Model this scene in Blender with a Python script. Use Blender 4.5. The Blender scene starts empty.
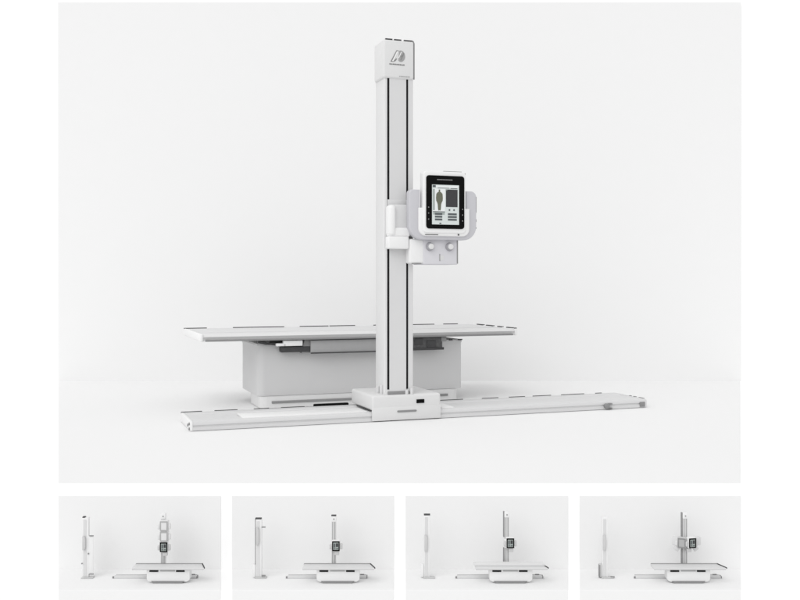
import bpy, bmesh, math
from mathutils import Vector, Matrix

sc = bpy.context.scene
COL = sc.collection
F, U0, V0 = 970.0, 400.0, 280.0          # lens of the photograph in pixels of its 800 px width
CZ = 1.75                                # height of the lens over the floor
STAGE = 0.90                             # height of the stage top

# ------------------------------------------------------------------ materials
def mat(name, col, rough=0.5, spec=0.3, metal=0.0, bump=0.0, bscale=400.0, var=0.0, vscale=30.0, emit=0.0):
    m = bpy.data.materials.new(name)
    m.use_nodes = True
    nt = m.node_tree
    b = nt.nodes['Principled BSDF']
    b.inputs['Base Color'].default_value = (*col, 1)
    b.inputs['Roughness'].default_value = rough
    b.inputs['Specular IOR Level'].default_value = spec
    b.inputs['Metallic'].default_value = metal
    tc = nt.nodes.new('ShaderNodeTexCoord')
    if var:
        n = nt.nodes.new('ShaderNodeTexNoise')
        n.inputs['Scale'].default_value = vscale
        n.inputs['Detail'].default_value = 5
        nt.links.new(tc.outputs['Object'], n.inputs['Vector'])
        r = nt.nodes.new('ShaderNodeMix')
        r.data_type = 'RGBA'
        r.inputs[6].default_value = (*[c * (1 - var) for c in col], 1)
        r.inputs[7].default_value = (*[min(1, c * (1 + var)) for c in col], 1)
        nt.links.new(n.outputs['Fac'], r.inputs[0])
        nt.links.new(r.outputs[2], b.inputs['Base Color'])
    if bump:
        n = nt.nodes.new('ShaderNodeTexNoise')
        n.inputs['Scale'].default_value = bscale
        nt.links.new(tc.outputs['Object'], n.inputs['Vector'])
        bp = nt.nodes.new('ShaderNodeBump')
        bp.inputs['Strength'].default_value = bump
        bp.inputs['Distance'].default_value = 0.001
        nt.links.new(n.outputs['Fac'], bp.inputs['Height'])
        nt.links.new(bp.outputs['Normal'], b.inputs['Normal'])
    if emit:
        b.inputs['Emission Color'].default_value = (*col, 1)
        b.inputs['Emission Strength'].default_value = emit
    return m

PANEL = 0.80
M = {}
M['page'] = mat('white_wall_paint', (.935, .935, .935), .8, 0)
M['panel'] = mat('pale_grey_paint', (PANEL, PANEL, PANEL), .8, 0)
M['shell'] = mat('white_enamel', (.68, .68, .68), .42, .25, bump=.05, var=.012, vscale=9)
M['bright'] = mat('bright_white_enamel', (.79, .79, .79), .40, .25, bump=.05)
M['body'] = mat('grey_white_panel', (.595, .595, .598), .5, .25, bump=.06, var=.02, vscale=5)
M['alu'] = mat('anodised_aluminium', (.635, .635, .638), .45, .4, bump=.08, bscale=900, var=.02, vscale=14)
M['strip'] = mat('column_face_aluminium', (.635, .635, .638), .42, .35, bump=.05, var=.01, vscale=6)
M['lilac'] = mat('lilac_grey_plastic', (.54, .537, .565), .5, .3, bump=.05)
M['mid'] = mat('mid_grey_metal', (.25, .25, .252), .5, .3, var=.08, vscale=40)
M['dark'] = mat('dark_grey_rubber', (.055, .055, .057), .55, .3, var=.15, vscale=60)
M['black'] = mat('black_gloss', (.003, .003, .003), .3, .08)
M['slot'] = mat('black_slot', (.012, .012, .013), .7, .1)
M['print'] = mat('grey_print', (.24, .24, .24), .6, .1)
M['print2'] = mat('pale_grey_print', (.34, .34, .34), .6, .1)
M['scr_bg'] = mat('screen_pale', (.56, .60, .59), .4, .2, emit=.12)
M['scr_white'] = mat('screen_white', (.68, .70, .70), .4, .2, emit=.12)
M['scr_dark'] = mat('screen_dark', (.045, .045, .048), .4, .2, emit=.1)
M['scr_bar'] = mat('screen_button', (.09, .10, .105), .4, .2, emit=.1)
M['lilac2'] = mat('pale_lilac_plastic', (.625, .62, .65), .5, .3, bump=.05)
M['tray'] = mat('tray_grey', (.36, .36, .363), .5, .3, var=.05, vscale=25)
M['knobring'] = mat('knob_ring_grey', (.36, .357, .38), .5, .3)
M['mech'] = mat('dark_mechanism', (.10, .10, .102), .6, .2, var=.6, vscale=45)
M['scr_body'] = mat('screen_figure', (.13, .135, .10), .4, .2, emit=.1)
M['scr_tone'] = mat('screen_tone', (.31, .345, .33), .4, .2, emit=.1)
M['ghost'] = mat('pale_translucent_plastic', (.69, .69, .69), .6, .15)
M['ghostedge'] = mat('pale_grey_rim', (.40, .40, .40), .6, .15)
M['mini'] = mat('model_white', (.77, .77, .77), .5, .2)
M['minicol'] = mat('model_light_grey', (.64, .64, .642), .5, .2)
M['minigrey'] = mat('model_grey', (.56, .56, .56), .5, .2)

# ------------------------------------------------------------------ mesh helper
class MB:
    def __init__(self):
        self.bm = bmesh.new()
        self.mats = []
    def _mi(self, m):
        if m not in self.mats:
            self.mats.append(m)
        return self.mats.index(m)
    def _take(self, b, m):
        i = self._mi(m)
        for f in b.faces:
            f.material_index = i
        tmp = bpy.data.meshes.new('tmp')
        b.to_mesh(tmp); b.free()
        self.bm.from_mesh(tmp)
        bpy.data.meshes.remove(tmp)
    def box(self, x, y, z, m, bev=0.0, seg=2, edges='all', M4=None):
        b = bmesh.new()
        bmesh.ops.create_cube(b, size=1)
        for v in b.verts:
            v.co = Vector(((x[0]+x[1])/2 + v.co.x*(x[1]-x[0]), (y[0]+y[1])/2 + v.co.y*(y[1]-y[0]), (z[0]+z[1])/2 + v.co.z*(z[1]-z[0])))
        if bev:
            es = []
            for e in b.edges:
                d = (e.verts[0].co - e.verts[1].co).normalized()
                a = 'x' if abs(d.x) > .9 else 'y' if abs(d.y) > .9 else 'z'
                if edges == 'all' or a in edges:
                    es.append(e)
            bmesh.ops.bevel(b, geom=es, offset=bev, segments=seg, profile=.5, affect='EDGES')
        if M4:
            bmesh.ops.transform(b, matrix=M4, verts=b.verts)
        self._take(b, m)
        return self
    def prism(self, pts, ax, a0, a1, m, bev=0.0, seg=2):
        """outline pts in the two other axes, extruded along ax"""
        b = bmesh.new()
        def P(p, a):
            if ax == 'x': return (a, p[0], p[1])
            if ax == 'y': return (p[0], a, p[1])
            return (p[0], p[1], a)
        v0 = [b.verts.new(P(p, a0)) for p in pts]
        v1 = [b.verts.new(P(p, a1)) for p in pts]
        n = len(pts)
        b.faces.new(v0); b.faces.new(list(reversed(v1)))
        for i in range(n):
            b.faces.new((v0[i], v1[i], v1[(i+1) % n], v0[(i+1) % n]))
        bmesh.ops.recalc_face_normals(b, faces=b.faces)
        if bev:
            s0 = set(v0); s1 = set(v1)
            es = [e for e in b.edges if (e.verts[0] in s0) == (e.verts[1] in s0)]
            bmesh.ops.bevel(b, geom=es, offset=bev, segments=seg, profile=.5, affect='EDGES')
        self._take(b, m)
        return self
    def cyl(self, c, r, h, ax, m, n=24, bev=0.0, r2=None):
        b = bmesh.new()
        bmesh.ops.create_cone(b, cap_ends=True, segments=n, radius1=r, radius2=r if r2 is None else r2, depth=h)
        if bev:
            es = [e for e in b.edges if abs(e.verts[0].co.z - e.verts[1].co.z) < 1e-6]
            bmesh.ops.bevel(b, geom=es, offset=bev, segments=2, profile=.5, affect='EDGES')
        R = {'z': Matrix(), 'x': Matrix.Rotation(math.pi/2, 4, 'Y'), 'y': Matrix.Rotation(math.pi/2, 4, 'X')}[ax]
        bmesh.ops.transform(b, matrix=Matrix.Translation(c) @ R, verts=b.verts)
        self._take(b, m)
        return self
    def build(self, name, parent=None, smooth=True):
        me = bpy.data.meshes.new(name)
        self.bm.to_mesh(me); self.bm.free()
        for m in self.mats:
            me.materials.append(M[m])
        if smooth:
            for p in me.polygons:
                p.use_smooth = True
            try:
                me.set_sharp_from_angle(angle=math.radians(35))
            except Exception:
                pass
        o = bpy.data.objects.new(name, me)
        COL.objects.link(o)
        if parent:
            o.parent = parent
        return o

def rrect(x0, x1, z0, z1, r, n=6, corners=(1, 1, 1, 1)):
    """rounded rectangle outline; corners: bottom-left, bottom-right, top-right, top-left"""
    pts = []
    for k, (cx, cz, a0) in enumerate(((x0, z0, 180), (x1, z0, 270), (x1, z1, 0), (x0, z1, 90))):
        if not corners[k]:
            pts.append((cx, cz)); continue
        ox = cx + (r if k in (0, 3) else -r)
        oz = cz + (r if k in (0, 1) else -r)
        for i in range(n + 1):
            a = math.radians(a0 + 90 * i / n)
            pts.append((ox + r*math.cos(a), oz + r*math.sin(a)))
    return pts

def thing(name, label, cat, loc=(0, 0, 0), rz=0.0, group=None):
    o = bpy.data.objects.new(name, None)
    o.empty_display_size = .1
    COL.objects.link(o)
    o.location = loc
    o.rotation_euler = (0, 0, rz)
    o['label'] = label; o['category'] = cat
    if group: o['group'] = group
    return o

def struct(o):
    o['kind'] = 'structure'
    return o

def wx(u, d): return (u - U0) / F * d
def wz(v, d): return CZ - (v - V0) / F * d

# ------------------------------------------------------------------ setting
DW = 8.2                                  # back wall
DB = 3.6                                  # low display wall in front
struct(MB().box((-14, 14), (-10, 12), (-.1, 0), 'panel').build('floor'))
struct(MB().box((-9, 9), (DW, DW + .2), (.0, 6.2), 'page').build('wall'))
struct(MB().box((wx(58, DW-.02), wx(740.6, DW-.02)), (DW - .02, DW - .002), (.004, wz(2.4, DW-.02)), 'panel').build('backdrop'))
def tapered_block(mb, y0, y1, z0, z1, L0, R0, L1, R1, m, r):
    """a platform block, front edge y0 (from L0 to R0) rounded by r, back edge y1 (from L1 to R1)"""
    b = bmesh.new()
    sec = [(y0, z0), (y0, z1 - r)] + [(y0 + r - r*math.cos(math.radians(t)), z1 - r + r*math.sin(math.radians(t))) for t in (22.5, 45, 67.5)] + [(y0 + r, z1)] + [(y1, z1), (y1, z0)]
    rows = []
    for y, z in sec:
        t = (y - y0) / (y1 - y0)
        rows.append((b.verts.new((L0 + (L1 - L0)*t, y, z)), b.verts.new((R0 + (R1 - R0)*t, y, z))))
    n = len(rows)
    for i in range(n):
        j = (i + 1) % n
        b.faces.new((rows[i][0], rows[i][1], rows[j][1], rows[j][0]))
    b.faces.new([r_[0] for r_ in rows]); b.faces.new([r_[1] for r_ in rows])
    bmesh.ops.recalc_face_normals(b, faces=b.faces)
    mb._take(b, m)
    return mb
SF = 4.02
struct(tapered_block(MB(), SF, DW - .019, .002, STAGE, wx(58.4, SF), wx(740.2, SF), wx(58.4, DW-.019), wx(740.2, DW-.019), 'panel', .004).build('stage'))


DP = DB - .002
LEDGE_D = .24
DREF = DB - .17                            # depth of the model tables' front foot
ZL = wz(583.5, DREF)
lwz = wz(483.2, DB + .1)
MBW = MB().prism([(DB + .1, .0), (DB + .1, lwz), (DB, lwz - .002), (DB, ZL - .002), (DB - LEDGE_D + .0015, ZL - .002), (DB - LEDGE_D + .0015, 0)], 'x', -4.5, 4.5, 'page')
struct(MBW.build('low_wall'))
struct(MB().box((-9, 9), (DB + .101, DW + .01), (STAGE - .12, STAGE - .004), 'page').build('platform'))
PX = DREF / F                              # one photograph pixel at that depth, in metres
thumbs = [
    (58.4, 220.6, 'light grey display panel at far left of the lower row, behind the three stacked heads'),
    (232.0, 393.8, 'light grey display panel second from left in the lower row, behind the slim column'),
    (405.6, 568.1, 'light grey display panel third from left in the lower row, behind the dark edged column'),
    (579.6, 740.8, 'light grey display panel at far right of the lower row, behind the fanned out heads'),
]
for (a, b, lab) in thumbs:
    t = thing('display_panel', lab, 'panel', (wx((a+b)/2, DP), DB, ZL), 0, 'small panels in the lower row')
    w = (b - a) / 2 / F * DP
    MB().box((-w, w), (-.002, .002), (-ZL + .02, wz(496, DP) - ZL), 'panel').build('board', t)
    cx = wx((a+b)/2, DP)
    y0, y1 = DB - LEDGE_D, DB - .0015
    L0, L1, R0, R1 = wx(a + .2, y0), wx(a + .2, y1), wx(b - .2, y0), wx(b - .2, y1)
    k = DB
    tapered_block(MB(), y0 - k, y1 - k, -.24, 0, L0 - cx, R0 - cx, L1 - cx, R1 - cx, 'panel', .002).build('ledge', t)

# ------------------------------------------------------------------ big machine
YAW = math.radians(20)
OX, OY = -1.1755, 5.4351
def local(p, q, z=0.0):
    c, s = math.cos(YAW), math.sin(YAW)
    return (OX + c*p - s*q, OY + s*p + c*q, STAGE + z)

# ---- floor rail
G = .003
rail = thing('floor_rail', 'long grey aluminium floor rail running under the tall white column', 'rail', local(0, 0), YAW)
prof = [(0, G), (.40, G), (.40, .050), (.385, .058), (.30, .058), (.295, .054), (.10, .054), (.095, .058), (.022, .058), (.004, .053), (.0, .046), (.0, .034), (.006, .032), (.006, .024), (.0, .022)]
MB().prism(prof, 'x', .014, 2.986, 'alu').build('track', rail)
e = MB().prism([(0, G), (.40, G), (.40, .050), (.385, .058), (.022, .058), (.004, .053), (0, .046)], 'x', 0, .014, 'bright', .002)
o = e.build('end_cap', rail)
for (q, z) in ((.020, .041), (.020, .013), (.075, .027)):
    MB().cyl((-.002, q, z), .008, .008, 'x', 'mid', 12).build('bolt', o)
o = MB().prism([(0, G), (.40, G), (.40, .050), (.385, .058), (.022, .058), (.004, .053), (0, .046)], 'x', 2.986, 3.0, 'alu', .002).build('end_cap', rail)
MB().box((2.945, 2.984), (-.004, .001), (.008, .040), 'mid', .001).build('badge_plate', rail)
MB().box((.30, 1.05), (.02, .20), (.0545, .0635), 'bright', .003).build('cover_plate', rail)
MB().box((1.535, 1.62), (.03, .36), (.0545, .0635), 'bright', .003).build('cover_plate', rail)
# dark dashes added along the rail edges, copying cut-out artefacts, not real clips
for a, b in ((.0, .125), (.20, .34), (.44, .535), (.61, .76), (1.60, 1.84), (1.98, 2.10), (2.18, 2.30), (2.36, 2.50), (2.58, 2.76), (2.85, 2.90)):
    MB().box((a, b), (.394, .403), (.048, .0605), 'dark', .001).build('edge_mark', rail)
for q0, q1 in ((.03, .085), (.12, .15), (.18, .20)):
    MB().box((2.992, 3.004), (q0, q1), (.049, .060), 'dark', .001).build('edge_mark', rail)  # same added artefact dashes across the right end
k = MB().cyl((2.685, -.012, .026), .017, .026, 'y', 'mid', 16, .003)
k.box((2.70, 2.728), (-.014, -.001), (.034, .043), 'mid', .002).box((2.70, 2.728), (-.014, -.001), (.006, .014), 'mid', .002)
k.build('clamp_knob', rail)
cable = MB().box((.83, 1.06), (.43, .455), (.012, .066), 'black', .006)
cable.build('cable_chain', rail)

# ---- tube stand
stand = thing('tube_stand', 'tall white column stand with a tablet faced head and grey handle on the rail', 'x-ray stand', local(1.29, .2, .06), YAW)
SX, SQ, SZ = 1.29, .2, .06
class LB(MB):
    """builder in rail coordinates, shifted to the stand's origin"""
    def build(self, name, parent=None, smooth=True):
        bmesh.ops.translate(self.bm, vec=(-SX, -SQ, -SZ), verts=self.bm.verts)
        return MB.build(self, name, parent, smooth)
b = LB().box((1.07, 1.512), (-.014, .412), (.066, .158), 'shell', .014, 4)
b.box((1.07, 1.512), (-.0141, -.0035), (.006, .09), 'shell', .003, 2)
base = b.build('base_carriage', stand)
LB().box((1.352, 1.402), (-.020, -.011), (.103, .126), 'black', .002).build('socket', base)
LB().prism(rrect(1.228, 1.352, .053, .064, .005), 'y', -.019, -.012, 'mid', .001).build('handle', base)
LB().box((1.0695, 1.072), (.03, .30), (.060, .067), 'dark', .0005).build('joint_line', base)  # dark line added where the base meets the rail
# column
c = LB().box((1.156, 1.343), (.012, .186), (.156, 2.10), 'shell', .012, 3, 'z')
col = c.build('column', stand)
LB().box((1.186, 1.295), (.0095, .013), (.165, 2.07), 'strip').build('face_strip', col)
LB().box((1.304, 1.336), (.0105, .013), (.165, 2.07), 'alu').build('side_strip', col)
for p in (1.1795, 1.3005):
    LB().box((p - .006, p + .006), (.0085, .0135), (.19, 2.07), 'slot').build('slot', col)
LB().box((1.1555, 1.160), (.0135, .02), (.16, 2.07), 'bright').build('edge_strip', col)
for (p, q, z1) in ((1.150, .05, .215), (1.148, .115, .20), (1.295, .002, .185), (1.326, .0, .195)):
    LB().cyl((p, q, (.150 + z1)/2), .010, z1 - .150, 'z', 'alu', 16, .002).build('foot_bolt', col)
LB().box((1.175, 1.315), (.004, .012), (.157, .178), 'mid', .003).build('foot_plate', col)
# cap
cp = LB().box((1.145, 1.343), (.0, .178), (2.066, 2.30), 'shell', .014, 4)
cap = cp.build('cap', stand)
LB().prism([(1.337, 2.07), (1.3475, 2.07), (1.3475, 2.287), (1.341, 2.302), (1.326, 2.3045), (1.326, 2.299), (1.338, 2.296), (1.3415, 2.286), (1.3415, 2.07)][1:], 'y', .004, .014, 'mid').build('edge_line', cap)
for p0, p1 in ((1.160, 1.205), (1.216, 1.262), (1.279, 1.335)):
    LB().box((p0, p1), (.004, .016), (2.2985, 2.3055), 'dark', .001).build('edge_line', cap)  # added dashes copying dark cut-out artefacts on the cap's top edge
lg = LB()
lg.prism([(1.190, 2.166), (1.206, 2.166), (1.242, 2.236), (1.228, 2.236)], 'y', -.002, .001, 'print')
lg.prism([(1.199, 2.1685), (1.2085, 2.1685), (1.2395, 2.231), (1.2305, 2.231)], 'y', -.0026, -.001, 'bright')
pts = [(1.256 + .027*math.cos(math.radians(a)), 2.203 + .034*math.sin(math.radians(a))) for a in range(-125, 116, 12)]
lg.prism(pts, 'y', -.002, .001, 'print2')
lg.prism([(1.252, 2.178), (1.258, 2.178), (1.278, 2.222), (1.272, 2.224)], 'y', -.0028, -.0015, 'print')
lg.prism([(1.240, 2.192), (1.244, 2.190), (1.262, 2.228), (1.257, 2.230)], 'y', -.0028, -.0015, 'bright')
lg.prism([(1.253, 2.203), (1.272, 2.212), (1.272, 2.206), (1.254, 2.198)], 'y', -.0031, -.0015, 'print')
lg.prism([(1.209, 2.166), (1.222, 2.172), (1.232, 2.186), (1.226, 2.188), (1.217, 2.178), (1.207, 2.172)], 'y', -.002, .001, 'print')
for i in range(9):
    x = 1.183 + i * .0110
    lg.box((x, x + .0085), (-.002, .001), (2.1475, 2.1545 - (.001 if i % 3 == 1 else 0)), 'print')
lg.build('emblem', cap)
tx = LB()
for i in range(8):
    x = 1.246 + i * .0088
    tx.box((x, x + .006), (-.0016, .001), (2.0785, 2.0835), 'print2')
tx.build('lettering', cap)
# carriage on the column
cr = LB()
cr.box((1.158, 1.207), (-.062, .009), (1.112, 1.300), 'bright', .022, 5)
cr.box((1.160, 1.30), (-.052, .0), (1.108, 1.165), 'bright', .014, 4)
cr.box((1.172, 1.296), (-.040, .03), (1.14, 1.304), 'strip', .012, 3)
cr.box((1.158, 1.290), (-.056, .008), (1.036, 1.112), 'bright', .010, 3)
cr.build('slide_carriage', stand)
LB().box((1.174, 1.312), (.004, .0135), (1.30, 1.335), 'strip', .002).build('wiper', stand)
LB().box((1.302, 1.42), (-.04, .09), (1.13, 1.26), 'shell', .02, 3).build('arm', stand)
# head
hd = LB().prism(rrect(1.358, 1.633, 1.131, 1.504, .022), 'y', -.118, -.055, 'bright', .007, 3)
head = hd.build('tube_head', stand)
LB().prism(rrect(1.374, 1.621, 1.158, 1.477, .018), 'y', -.125, -.116, 'black', .002).build('bezel', head)
s = LB()
s.box((1.409, 1.584), (-.1275, -.124), (1.183, 1.421), 'scr_bg', 0)
Y0, Y1 = -.1284, -.127
s.box((1.434, 1.577), (Y0, Y1), (1.4035, 1.416), 'scr_white')
s.box((1.412, 1.432), (Y0, Y1), (1.405, 1.418), 'scr_bar')
s.box((1.445, 1.520), (Y0-.0006, Y0+.0002), (1.4005, 1.4035), 'scr_bar')
s.box((1.528, 1.572), (Y0-.0006, Y0+.0002), (1.399, 1.4025), 'scr_bar')
s.box((1.414, 1.492), (Y0, Y1), (1.262, 1.397), 'scr_white')
s.box((1.414, 1.492), (Y0, Y1), (1.257, 1.2615), 'scr_bar')
s.box((1.414, 1.426), (Y0-.0003, Y1), (1.268, 1.395), 'scr_tone')
fig = [(-.004, 0), (.004, 0), (.005, -.004), (.004, -.012), (.012, -.017), (.020, -.026), (.022, -.048), (.021, -.066), (.014, -.079), (.011, -.09), (.009, -.118), (.006, -.126), (.001, -.124), (-.001, -.124), (-.006, -.126), (-.009, -.118), (-.011, -.09), (-.014, -.079), (-.021, -.066), (-.022, -.048), (-.020, -.026), (-.012, -.017), (-.004, -.012), (-.005, -.004)]
s.prism([(1.4555 + x, 1.392 + z) for x, z in fig], 'y', Y0 - .0009, Y0 + .0003, 'scr_body')
s.box((1.498, 1.574), (Y0, Y1), (1.289, 1.394), 'scr_dark')
s.box((1.500, 1.506), (Y0-.0007, Y0+.0002), (1.388, 1.392), 'scr_tone')
s.cyl((1.521, Y0, 1.271), .0055, .0014, 'y', 'scr_bar', 12).cyl((1.551, Y0, 1.271), .0055, .0014, 'y', 'scr_bar', 12)
s.box((1.416, 1.490), (Y0+.0003, Y1), (1.242, 1.255), 'scr_tone')
for i in range(3):
    z = 1.207 + i * .0165
    s.box((1.427, 1.474), (Y0, Y1), (z, z + .0115), 'scr_bar')
    s.box((1.511, 1.569), (Y0, Y1), (z, z + .0115), 'scr_bar')
s.box((1.456, 1.468), (Y0, Y1), (1.1855, 1.193), 'scr_bar')
s.build('screen', head)
for (p, z) in ((1.387, 1.285), (1.387, 1.25), (1.387, 1.214), (1.608, 1.277), (1.608, 1.243), (1.608, 1.207)):
    LB().cyl((p, -.1255, z), .0035, .002, 'y', 'print', 12).build('button', head)
t = LB()
for i in range(14):
    x = 1.442 + i * .0072
    t.box((x, x + .0054), (-.126, -.1245), (1.449, 1.4545), 'print')
t.build('lettering', head)
LB().box((1.49, 1.61), (-.110, -.09), (1.5025, 1.5065), 'dark', .001).build('edge_line', head)
LB().box((1.618, 1.634), (-.112, -.09), (1.485, 1.4975), 'dark', .003).build('edge_line', head)
cd = LB().prism(rrect(1.333, 1.662, 1.114, 1.283, .045, 8, (1, 1, 0, 0)), 'y', -.110, -.015, 'bright', .007, 3)
cd.build('cradle', head)
LB().box((1.37, 1.455), (-.1125, -.10), (1.1195, 1.1235), 'dark', .001).build('edge_line', head)
LB().box((1.583, 1.592), (-.114, -.10), (1.119, 1.128), 'dark', .001).build('edge_line', head)
# U handle
outer = rrect(1.277, 1.716, 1.092, 1.392, .075, 10, (1, 1, 0, 0))
def arc(cx, cz, r, a0, a1, n=8):
    return [(cx + r*math.cos(math.radians(a0 + (a1-a0)*i/n)), cz + r*math.sin(math.radians(a0 + (a1-a0)*i/n))) for i in range(n+1)]
U = []
x0, x1, zb, zt, w, R = 1.277, 1.716, 1.092, 1.392, .068, .085
U += arc(x0 + .022, zt - .022, .022, 90, 180, 5)
U += arc(x0 + R, zb + R, R, 180, 270)
U += arc(x1 - R, zb + R, R, 270, 360)
U += arc(x1 - .035, zt - .035, .035, 0, 90, 6)
U += [(x1 - w, zt)]
r2 = R - .03
U += arc(x1 - w - .03, zb + .045 + .03, .03, 360, 270, 5)
U += arc(x0 + w + .03, zb + .045 + .03, .03, 270, 180, 5)
U += [(x0 + w, zt)]
LB().prism(U, 'y', -.092, -.035, 'lilac', .008, 3).build('handle', head)
for z0, z1 in ((1.262, 1.388), (1.205, 1.222), (1.165, 1.172)):
    LB().box((x1 - .003, x1 + .003), (-.085, -.045), (z0, z1 - .028 if z1 > 1.3 else z1), 'dark', .001).build('edge_line', head)
# collimator
cl = LB().box((1.292, 1.39), (-.052, .12), (.949, 1.098), 'bright', .012, 3)
cl.box((1.380, 1.606), (-.058, .12), (.944, 1.102), 'lilac2', .006, 3)
coll = cl.build('collimator', stand)
for p in (1.421, 1.549):
    kb = LB().cyl((p, -.068, 1.052), .027, .024, 'y', 'knobring', 28, .004, .022)
    kb.cyl((p, -.084, 1.052), .0175, .012, 'y', 'shell', 24, .003)
    kb.build('knob', coll)
em = LB().box((1.484, 1.489), (-.0605, -.057), (.965, 1.008), 'print2', .0005)
em.cyl((1.50, -.0585, .985), .016, .002, 'y', 'strip', 20)
em.build('emblem', coll)
LB().box((1.599, 1.6075), (-.059, -.05), (.95, 1.097), 'mid', .001).build('edge_line', coll)
LB().box((1.31, 1.37), (-.0535, -.04), (.9465, .9505), 'mid', .001).build('edge_line', coll)

# ---- table
TQ = .757
table = thing('examination_table', 'large white examination table with a long flat top behind the column', 'table', local(1.29, TQ + .35), YAW)
SX, SQ, SZ = 1.29, TQ + .35, 0.0
top = LB().prism([(TQ + .004, .4575), (TQ + .05, .452), (1.50, .452), (1.548, .4575), (1.555, .468), (1.552, .497), (1.54, .501), (1.50, .502), (1.49, .498), (TQ+.07, .498), (TQ+.06, .502), (TQ + .020, .502), (TQ + .0, .484), (TQ + .008, .478), (TQ + .012, .466)], 'x', .185, 2.405, 'shell')
top_o = top.build('table_top', table)
LB().box((.20, 2.39), (TQ + .22, 1.487), (.496, .5005), 'alu', .001).build('pad', top_o)
for a, b_ in ((.168, .1855), (2.4045, 2.420)):
    LB().box((a, b_), (TQ - .003, 1.558), (.453, .5025), 'bright', .006, 3).build('end_rail', top_o)
ex = LB().box((.20, 2.39), (TQ - .004, TQ + .0105), (.4535, .4655), 'mid', .002)
ex.build('accessory_rail', top_o)
for a, b_ in ((.168, .33), (.52, .90), (1.02, 1.24), (1.25, 1.45), (1.60, 1.78), (1.9, 2.10), (2.18, 2.30)):
    LB().box((a, b_), (1.543, 1.559), (.4985, .5065), 'dark', .001).build('edge_mark', top_o)  # added dark dashes copying cut-out artefacts, the table has no clips here
for q0, q1 in ((1.30, 1.42), (1.12, 1.25), (.97, 1.05), (.80, .90), (.757, .775)):
    LB().box((2.405, 2.421), (q0, q1), (.5005, .5075), 'dark', .001).build('edge_mark', top_o)  # added artefact dashes down the right end
bd = LB().box((.557, 2.041), (.85, 1.42), (.079, .425), 'body', .05, 8, 'z')
bd.box((.553, 2.045), (.846, 1.424), (.405, .418), 'body', .052, 8, 'z')
bd.box((.66, 1.92), (.95, 1.32), (.42, .4525), 'mid')
bd.build('pedestal', table)
LB().box((.565, 1.985), (.80, 1.16), (.004, .0775), 'shell', .05, 6, 'z').build('plinth', table)
LB().box((.64, 1.90), (.793, .803), (.034, .050), 'mid', .003).build('recess_strip', table)  # grey strip puts the plinth's recess and its shadow line into the colour
tr = LB().box((.90, 1.45), (.775, .845), (.362, .452), 'tray', .004)
tr.prism([(.84, .362), (.90, .362), (.90, .45), (.86, .45)], 'y', .790, .845, 'mid', .002)
tr.box((.90, 1.45), (.772, .78), (.446, .4535), 'dark').box((.90, 1.45), (.770, .78), (.358, .366), 'dark')
tr.box((.70, .93), (.785, .845), (.370, .408), 'dark', .006)
tr.build('detector_tray', table)
LB().box((.712, .842), (.765, .80), (.413, .450), 'bright', .004).box((.665, .73), (.765, .80), (.413, .432), 'bright', .004).build('tray_handle', table)
LB().prism([(.55, .446), (.60, .434), (.68, .424), (.68, .416), (.60, .424), (.55, .436)], 'y', .80, .83, 'dark').build('pull_lever', table)
br = LB().box((1.60, 1.85), (.775, .845), (.366, .452), 'mech', .006)
br.box((1.64, 1.70), (.768, .78), (.40, .445), 'dark', .004).box((1.73, 1.80), (.768, .78), (.38, .43), 'dark', .004).box((1.60, 1.86), (.769, .78), (.362, .380), 'dark', .003)
br.box((1.84, 1.88), (.772, .80), (.42, .452), 'mid', .004)
br.build('brake_unit', table)
for a, b_ in ((1.93, 1.955), (2.0, 2.03)):
    LB().box((a, b_), (.838, .852), (.422, .430), 'dark', .001).build('latch', table)

# ------------------------------------------------------------------ the four small models (units: photograph pixels at DREF)
class PB(MB):
    def build(self, name, parent=None, smooth=True):
        bmesh.ops.scale(self.bm, vec=(PX, PX, PX), verts=self.bm.verts)
        return MB.build(self, name, parent, smooth)
def at(u, y=0.0): return ((u - U0) / F * (DREF + y * PX), DREF + y * PX, ZL)

def small_table(u, lab, raised=False):
    t = thing('model_table', lab, 'model table', at(u), 0, 'small model tables')
    top = PB().prism([(-35.5, -2.5), (36.5, -2.5), (31.5, 12), (-35.5, 12)], 'z', 14.4, 16.2, 'minicol', .3)
    to = top.build('table_top', t)
    PB().box((-35.2, 32), (11.6, 12.4), (15.6, 16.7), 'mid').build('edge_mark', to)  # dark line added along the model top's rear edge
    PB().box((-35.2, 36), (-2.8, -2.3), (14.3, 15.0), 'minigrey').build('accessory_rail', to)
    PB().prism([(31.6, 12.0), (32.4, 12.0), (37.4, -2.5), (36.6, -2.5)], 'z', 15.4, 16.8, 'dark').build('edge_mark', to)
    PB().prism([(-21.5, 14.3), (21.5, 14.3), (21.5, 4.4), (20.6, 2.6), (18.6, 1.5), (-18.6, 1.5), (-20.6, 2.6), (-21.5, 4.4)], 'y', .5, 11, 'mini', .4).build('pedestal', t)
    PB().prism([(-15, .15), (13.5, .15), (16.5, 2.3), (-17, 2.3)], 'y', 0, 10, 'mid', .2).build('plinth', t)  # dark grey puts the shading under the pedestal into the colour
    for a, b_ in ((-18.6, -9.8), (8.0, 16.6)):
        PB().box((a, b_), (-.3, 1), (11.6, 13.2), 'slot', .2).build('tray_slot', t)
    PB().box((-7.8, 6.8), (.1, 1), (11.9, 13.4), 'ghostedge', .2).build('tray_front', t)
    if raised:
        go = PB().prism([(-36.5, 4), (35, 4), (32.5, 12.6), (-36.5, 12.6)], 'z', 16.25, 18.4, 'ghost', .3).build('raised_top', t)
        go['label'] = 'pale raised position of the table top'
    return t

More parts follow.
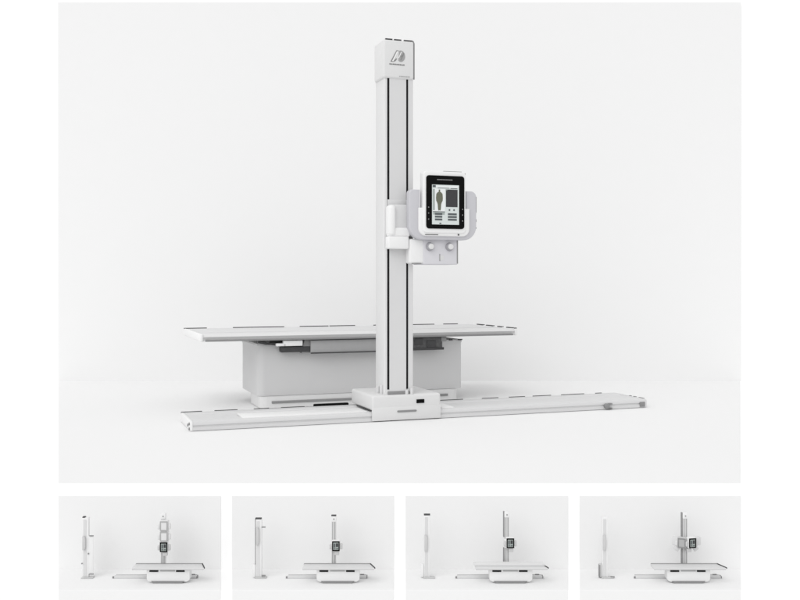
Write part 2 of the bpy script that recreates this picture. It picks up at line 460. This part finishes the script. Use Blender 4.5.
def small_rail(u, x0, x1, lab):
    t = thing('model_rail', lab, 'model rail', at(u, 19), 0, 'small model rails')
    PB().prism([(x0 + 1.2, 3), (x1, 3), (x1, -3), (x0 - .8, -3)], 'z', .1, 2.1, 'minicol', .2).build('track', t)
    PB().box((x0 - .9, x0 + .9), (-3.2, -2.4), (.2, 2.3), 'mid', .2).build('end_cap', t)
    PB().box((x1 - .4, x1 + .5), (-3.3, 2.5), (.2, 2.4), 'mid', .2).build('end_cap', t)
    PB().box((x0 + 1.2, x1 - 1), (2.6, 3.3), (1.6, 2.5), 'minigrey').build('edge_mark', t)  # grey line added along the model rail's rear edge
    PB().box((x1 - 7, x1 - 3), (2.2, 3.3), (1.8, 2.9), 'mid').build('edge_mark', t)
    return t

def small_head(t, x, y, z, style='dark', rot=0.0, name='tube_head', lab=None):
    """style dark: black bezel; ghost: pale plastic with a grey rim"""
    R4 = Matrix.Translation((x, y, z)) @ Matrix.Rotation(rot, 4, 'Z')
    def fin(pb, nm, par):
        bmesh.ops.transform(pb.bm, matrix=R4, verts=pb.bm.verts)
        return pb.build(nm, par)
    main = {'dark': 'mini', 'ghost': 'ghost', 'grey': 'minigrey'}[style]
    h = fin(PB().box((-4.2, 4.2), (-2, 4), (-5.4, 5.4), main, .8, 3), name, t)
    if lab: h['label'] = lab
    rim = {'dark': 'black', 'ghost': 'ghostedge', 'grey': 'mid'}[style]
    bz = PB()
    bz.box((-3.9, -2.7), (-2.5, -1.6), (-4.8, 4.9), rim, .2).box((2.7, 3.9), (-2.5, -1.6), (-4.8, 4.9), rim, .2)
    bz.box((-3.8, 3.8), (-2.55, -1.6), (3.7, 5.0), rim, .2).box((-3.8, 3.8), (-2.55, -1.6), (-4.9, -3.6), rim, .2)
    fin(bz, 'bezel', h)
    sr = PB().box((-2.8, 2.8), (-2.3, -1.7), (-3.7, 3.8), {'dark': 'scr_tone', 'ghost': 'ghost', 'grey': 'ghostedge'}[style])
    if style == 'dark':
        sr.box((.1, 2.3), (-2.45, -2.2), (-.6, 3.0), 'scr_dark').box((-2.2, -.6), (-2.45, -2.2), (-1.2, 2.8), 'scr_bar')
        sr.box((-2.2, -.4), (-2.45, -2.2), (-3.0, -2.0), 'scr_bar').box((.4, 2.3), (-2.45, -2.2), (-3.0, -2.0), 'scr_bar')
    fin(sr, 'screen', h)
    lc = 'minigrey' if style == 'dark' else 'ghost'
    fin(PB().box((-6.6, -4.1), (-1.2, 1.5), (-3.6, 1.4), lc, .7, 3), 'handle', h)
    fin(PB().box((4.1, 6.6), (-1.2, 1.5), (-3.6, 2.4), lc, .7, 3), 'handle', h)
    return h

def small_stand(u, zt, lab, ghosts=(), dark_side=False, top_dash=False, fan=False, hx=2.1, hz=33.0):
    """u: picture column of the stand's centre"""
    t = thing('model_stand', lab, 'model stand', at(u, 19.5), 0, 'small model column stands')
    PB().box((-6, 7), (-3.6, 3.6), (2.35, 5.2), 'mini', .5, 2).build('base_carriage', t)
    c = PB().box((-2.3, 2.3), (-2, 2.4), (5.1, zt - 5.6), 'minicol', .25, 2)
    co = c.build('column', t)
    for x in (-1.2, 1.2):
        PB().box((x - .22, x + .22), (-2.15, -1.9), (5.6, zt - 5.8), 'mid').build('slot', co)
    PB().box((-1.0, 1.0), (-2.1, -1.9), (5.6, zt - 5.8), 'minigrey').build('face_strip', co)
    PB().box((1.5, 2.2), (-2.1, -1.9), (5.6, zt - 5.8), 'minigrey').build('side_strip', co)
    if dark_side:
        for a, b_ in ((5.6, hz - 6.5), (hz + 4.5, zt + .2)):
            PB().box((-3.5, -2.2), (-1.6, 2.0), (a, b_), 'mid', .2).build('dark_strip', co)  # dark strip added so the column's left side shows darker
    k = PB().box((-2.5, 2.5), (-2.3, 2.6), (zt - 5.7, zt), 'mini', .4, 2).build('cap', t)
    PB().cyl((.2, -2.35, zt - 2.9), .8, .3, 'y', 'print2', 14).build('emblem', k)
    if top_dash:
        PB().box((-2.5, 2.5), (-2.1, 2.3), (zt + .0, zt + .8), 'dark', .1).build('top_plate', k)
    PB().box((-2.7, 3.2), (-3.6, -2.2), (hz - 6, hz + 3), 'mini', .4).build('slide_carriage', t)
    if not fan:
        small_head(t, hx, -5.5, hz)
    else:
        small_head(t, -4.0, -4.6, hz - .2, 'grey', math.radians(-24), 'tube_head', 'pale grey head turned to the left')
        small_head(t, 5.0, -7.0, hz + .4, 'dark', math.radians(12), 'tube_head', 'dark faced head turned to the right')
        for (x, y, z, r, tl) in ((-9.8, -1.2, hz + .6, -24, 0), (13.0, -1.6, hz + .8, 24, 0)):
            PB().box((-3.0, 3.0), (-1.5, 2.5), (-4.2, 4.2), 'minicol', .8, 3, M4=Matrix.Translation((x, y, z)) @ Matrix.Rotation(math.radians(r), 4, 'Z')).build('turned_head', t)['label'] = 'pale ghost of the head turned sideways'
        for (x, z, r) in ((-8.5, hz - 6.8, 35), (10.6, hz - 6.8, -35)):
            PB().box((-2.6, 2.6), (-.8, 1.2), (-2.2, 2.2), 'minicol', .5, 2, M4=Matrix.Translation((x, -2, z)) @ Matrix.Rotation(math.radians(r), 4, 'Y')).build('turned_collimator', t)
    for g in ghosts:
        small_head(t, hx, -5.2, hz + g, 'ghost', 0, 'raised_head', 'pale head shown at a raised position on the column')
    PB().box((hx - 1.6, hx + 3.2), (-6.5, -2.5), (hz - 9.4, hz - 5.9), 'minigrey', .4, 2).build('collimator', t)
    return t

def small_wall_stand(u, lab, v):
    t = thing('model_wall_stand', lab, 'model wall stand', at(u, 19), 0, 'small model wall stands')
    PB().box((-4, 8), (-4, 3), (.1, 1.0), 'minigrey', .2).build('foot_plate', t)
    c = PB().box((-3.2, 3.0), (-1.5, 3), (1.0, v['h']), 'mini', .4, 2)
    co = c.build('column', t)
    PB().box((-2.2, .8), (-1.8, -1.4), (1.6, v['h'] - 2), 'minicol').build('face_strip', co)
    d0, d1 = v.get('det', (29, 43))
    d = PB().prism([(-2.6, d0), (-.4, d0), (.5, d0 + 3), (.5, d1 - 3), (-.4, d1), (-2.6, d1)], 'y', -4, -1.5, 'minigrey', .3)
    d.build('detector', t)
    if v.get('panel'):
        a, b_ = v['panel']
        p = PB().box((2.9, 8), (-1.5, -.8), (a, b_), 'mini', .2).build('side_panel', t)
        PB().box((4, 8.3), (-2.2, -1.2), (b_ - .3, b_ + .6), 'mid').build('edge_mark', p)
        PB().box((4, 8.3), (-2.2, -1.2), (a - .3, a + .6), 'mid').build('edge_mark', p)
    if v.get('line'):
        PB().box((-3.8, -3.1), (-1.7, 0), (13, v['h'] + .4), 'mid', .1).build('dark_strip', co)  # thin dark line added down the column's left edge
    if v.get('top'):
        PB().box(v['top'], (-1.7, 2.5), (v['h'] - .1, v['h'] + .9), 'dark', .1).build('top_plate', co)
    if v.get('box'):
        PB().box((-6.2, -3.3), (-2, 2.6), (1.0, 14), 'mini' if v['box'] == 1 else 'minigrey', .4, 2).build('control_box', t)
        if v['box'] == 2:
            PB().box((-6.5, -5.2), (-2.3, 1.5), (.9, 13.6), 'mid', .2).build('dark_strip', t)  # dark strip added on the left of the box
    if v.get('dots'):
        for x, z in v['dots']:
            PB().cyl((x, -2, z), .7, .9, 'y', 'mid', 12).build('knob', t)
    if v.get('dash'):
        for x, z in v['dash']:
            PB().box((x, x + 4), (-2.6, -.4), (z, z + .9), 'mid', .2).build('grip', t)
    return t

spec = [
    dict(c=168.0, side='far left', r=(-55, 30)),
    dict(c=338.0, side='second from left', r=(-52, 29.5)),
    dict(c=511.0, side='third from left', r=(-56, 32)),
    dict(c=689.0, side='far right', r=(-56, 32)),
]
tl = ['small model table on the far left lower panel, below the stacked heads',
      'small model table on the second lower panel, below the column with a dark top',
      'small model table on the third lower panel with a pale raised top over it',
      'small model table on the far right lower panel, below the fanned out heads']
rl = ['thin model rail passing behind the small table of the far left lower panel',
      'thin model rail passing behind the small table of the second lower panel from left',
      'thin model rail passing behind the small table under a pale raised top',
      'thin model rail passing behind the small table of the far right lower panel']
sl = ['small model column with three heads stacked one above another, lowest one black framed',
      'small slim model column with a dark top plate and one black framed head',
      'small model column with a dark strip down its left side and one black framed head',
      'small model column with pale heads fanned out to both sides of a dark one']
for i, sp in enumerate(spec):
    small_table(sp['c'], tl[i], raised=(i == 2))
    small_rail(sp['c'], sp['r'][0], sp['r'][1], rl[i])
small_stand(163.4, 65.8, sl[0], ghosts=(10.6, 21.2))
small_stand(333.8, 63.0, sl[1], top_dash=True, hx=2.6, hz=34.0)
small_stand(506.6, 67.4, sl[2], dark_side=True, hx=3.0, hz=37)
small_stand(684.6, 66.2, sl[3], dark_side=True, fan=True, hz=37)
small_wall_stand(86.0, 'small model wall stand with a pale side panel, left of the stacked heads', dict(h=61.5, panel=(4, 43), top=(-3.2, -.6), dots=((-3.5, 15), (3.1, 25))))
small_wall_stand(259.0, 'small model wall stand with a thin dark line down its back edge', dict(h=60, det=(34, 52), line=1, top=(-3.7, 2.6), box=1, dash=((2.9, 51.5), (2.9, 2.2))))
small_wall_stand(427.0, 'small model wall stand with a wide dark top plate, left of the dark edged column', dict(h=64, det=(28, 44), top=(-3.2, 3.2), box=1))
small_wall_stand(605.0, 'small model wall stand with a dark box at its foot, left of the fanned heads', dict(h=62, det=(29, 44), box=2, dash=((5.5, .85),)))

# ------------------------------------------------------------------ light
w = bpy.data.worlds.new('World')
sc.world = w
w.use_nodes = True
bg = w.node_tree.nodes['Background']
bg.inputs['Color'].default_value = (1, 1, 1, 1)
bg.inputs['Strength'].default_value = .84
ld = bpy.data.lights.new('studio_softbox', 'AREA')
ld.shape = 'DISK'
ld.size = 160
DIST = 150.0
ld.energy = .49 * math.pi ** 2 * DIST ** 2
lo = bpy.data.objects.new('studio_softbox', ld)
COL.objects.link(lo)
d = Vector((-.38, -.66, .64)).normalized()
lo.location = Vector((0, 7, .9)) + d * DIST
lo.rotation_euler = d.to_track_quat('Z', 'Y').to_euler()

# ------------------------------------------------------------------ camera
cam = bpy.data.cameras.new('camera')
cam.sensor_width = 36
cam.lens = F / 800 * 36
cam.shift_y = -(300 - V0) / 800
cam.clip_start = .05
cam.clip_end = 500
co = bpy.data.objects.new('camera', cam)
COL.objects.link(co)
co.location = (0, 0, CZ)
co.rotation_euler = (math.pi / 2, 0, 0)
sc.camera = co

sc.view_settings.view_transform = 'Standard'
sc.view_settings.look = 'None'
sc.view_settings.exposure = 0
sc.view_settings.gamma = 1
sc.render.engine = 'CYCLES'
sc.cycles.use_denoising = True
sc.cycles.max_bounces = 8
sc.cycles.diffuse_bounces = 6
sc.render.filter_size = 1.5
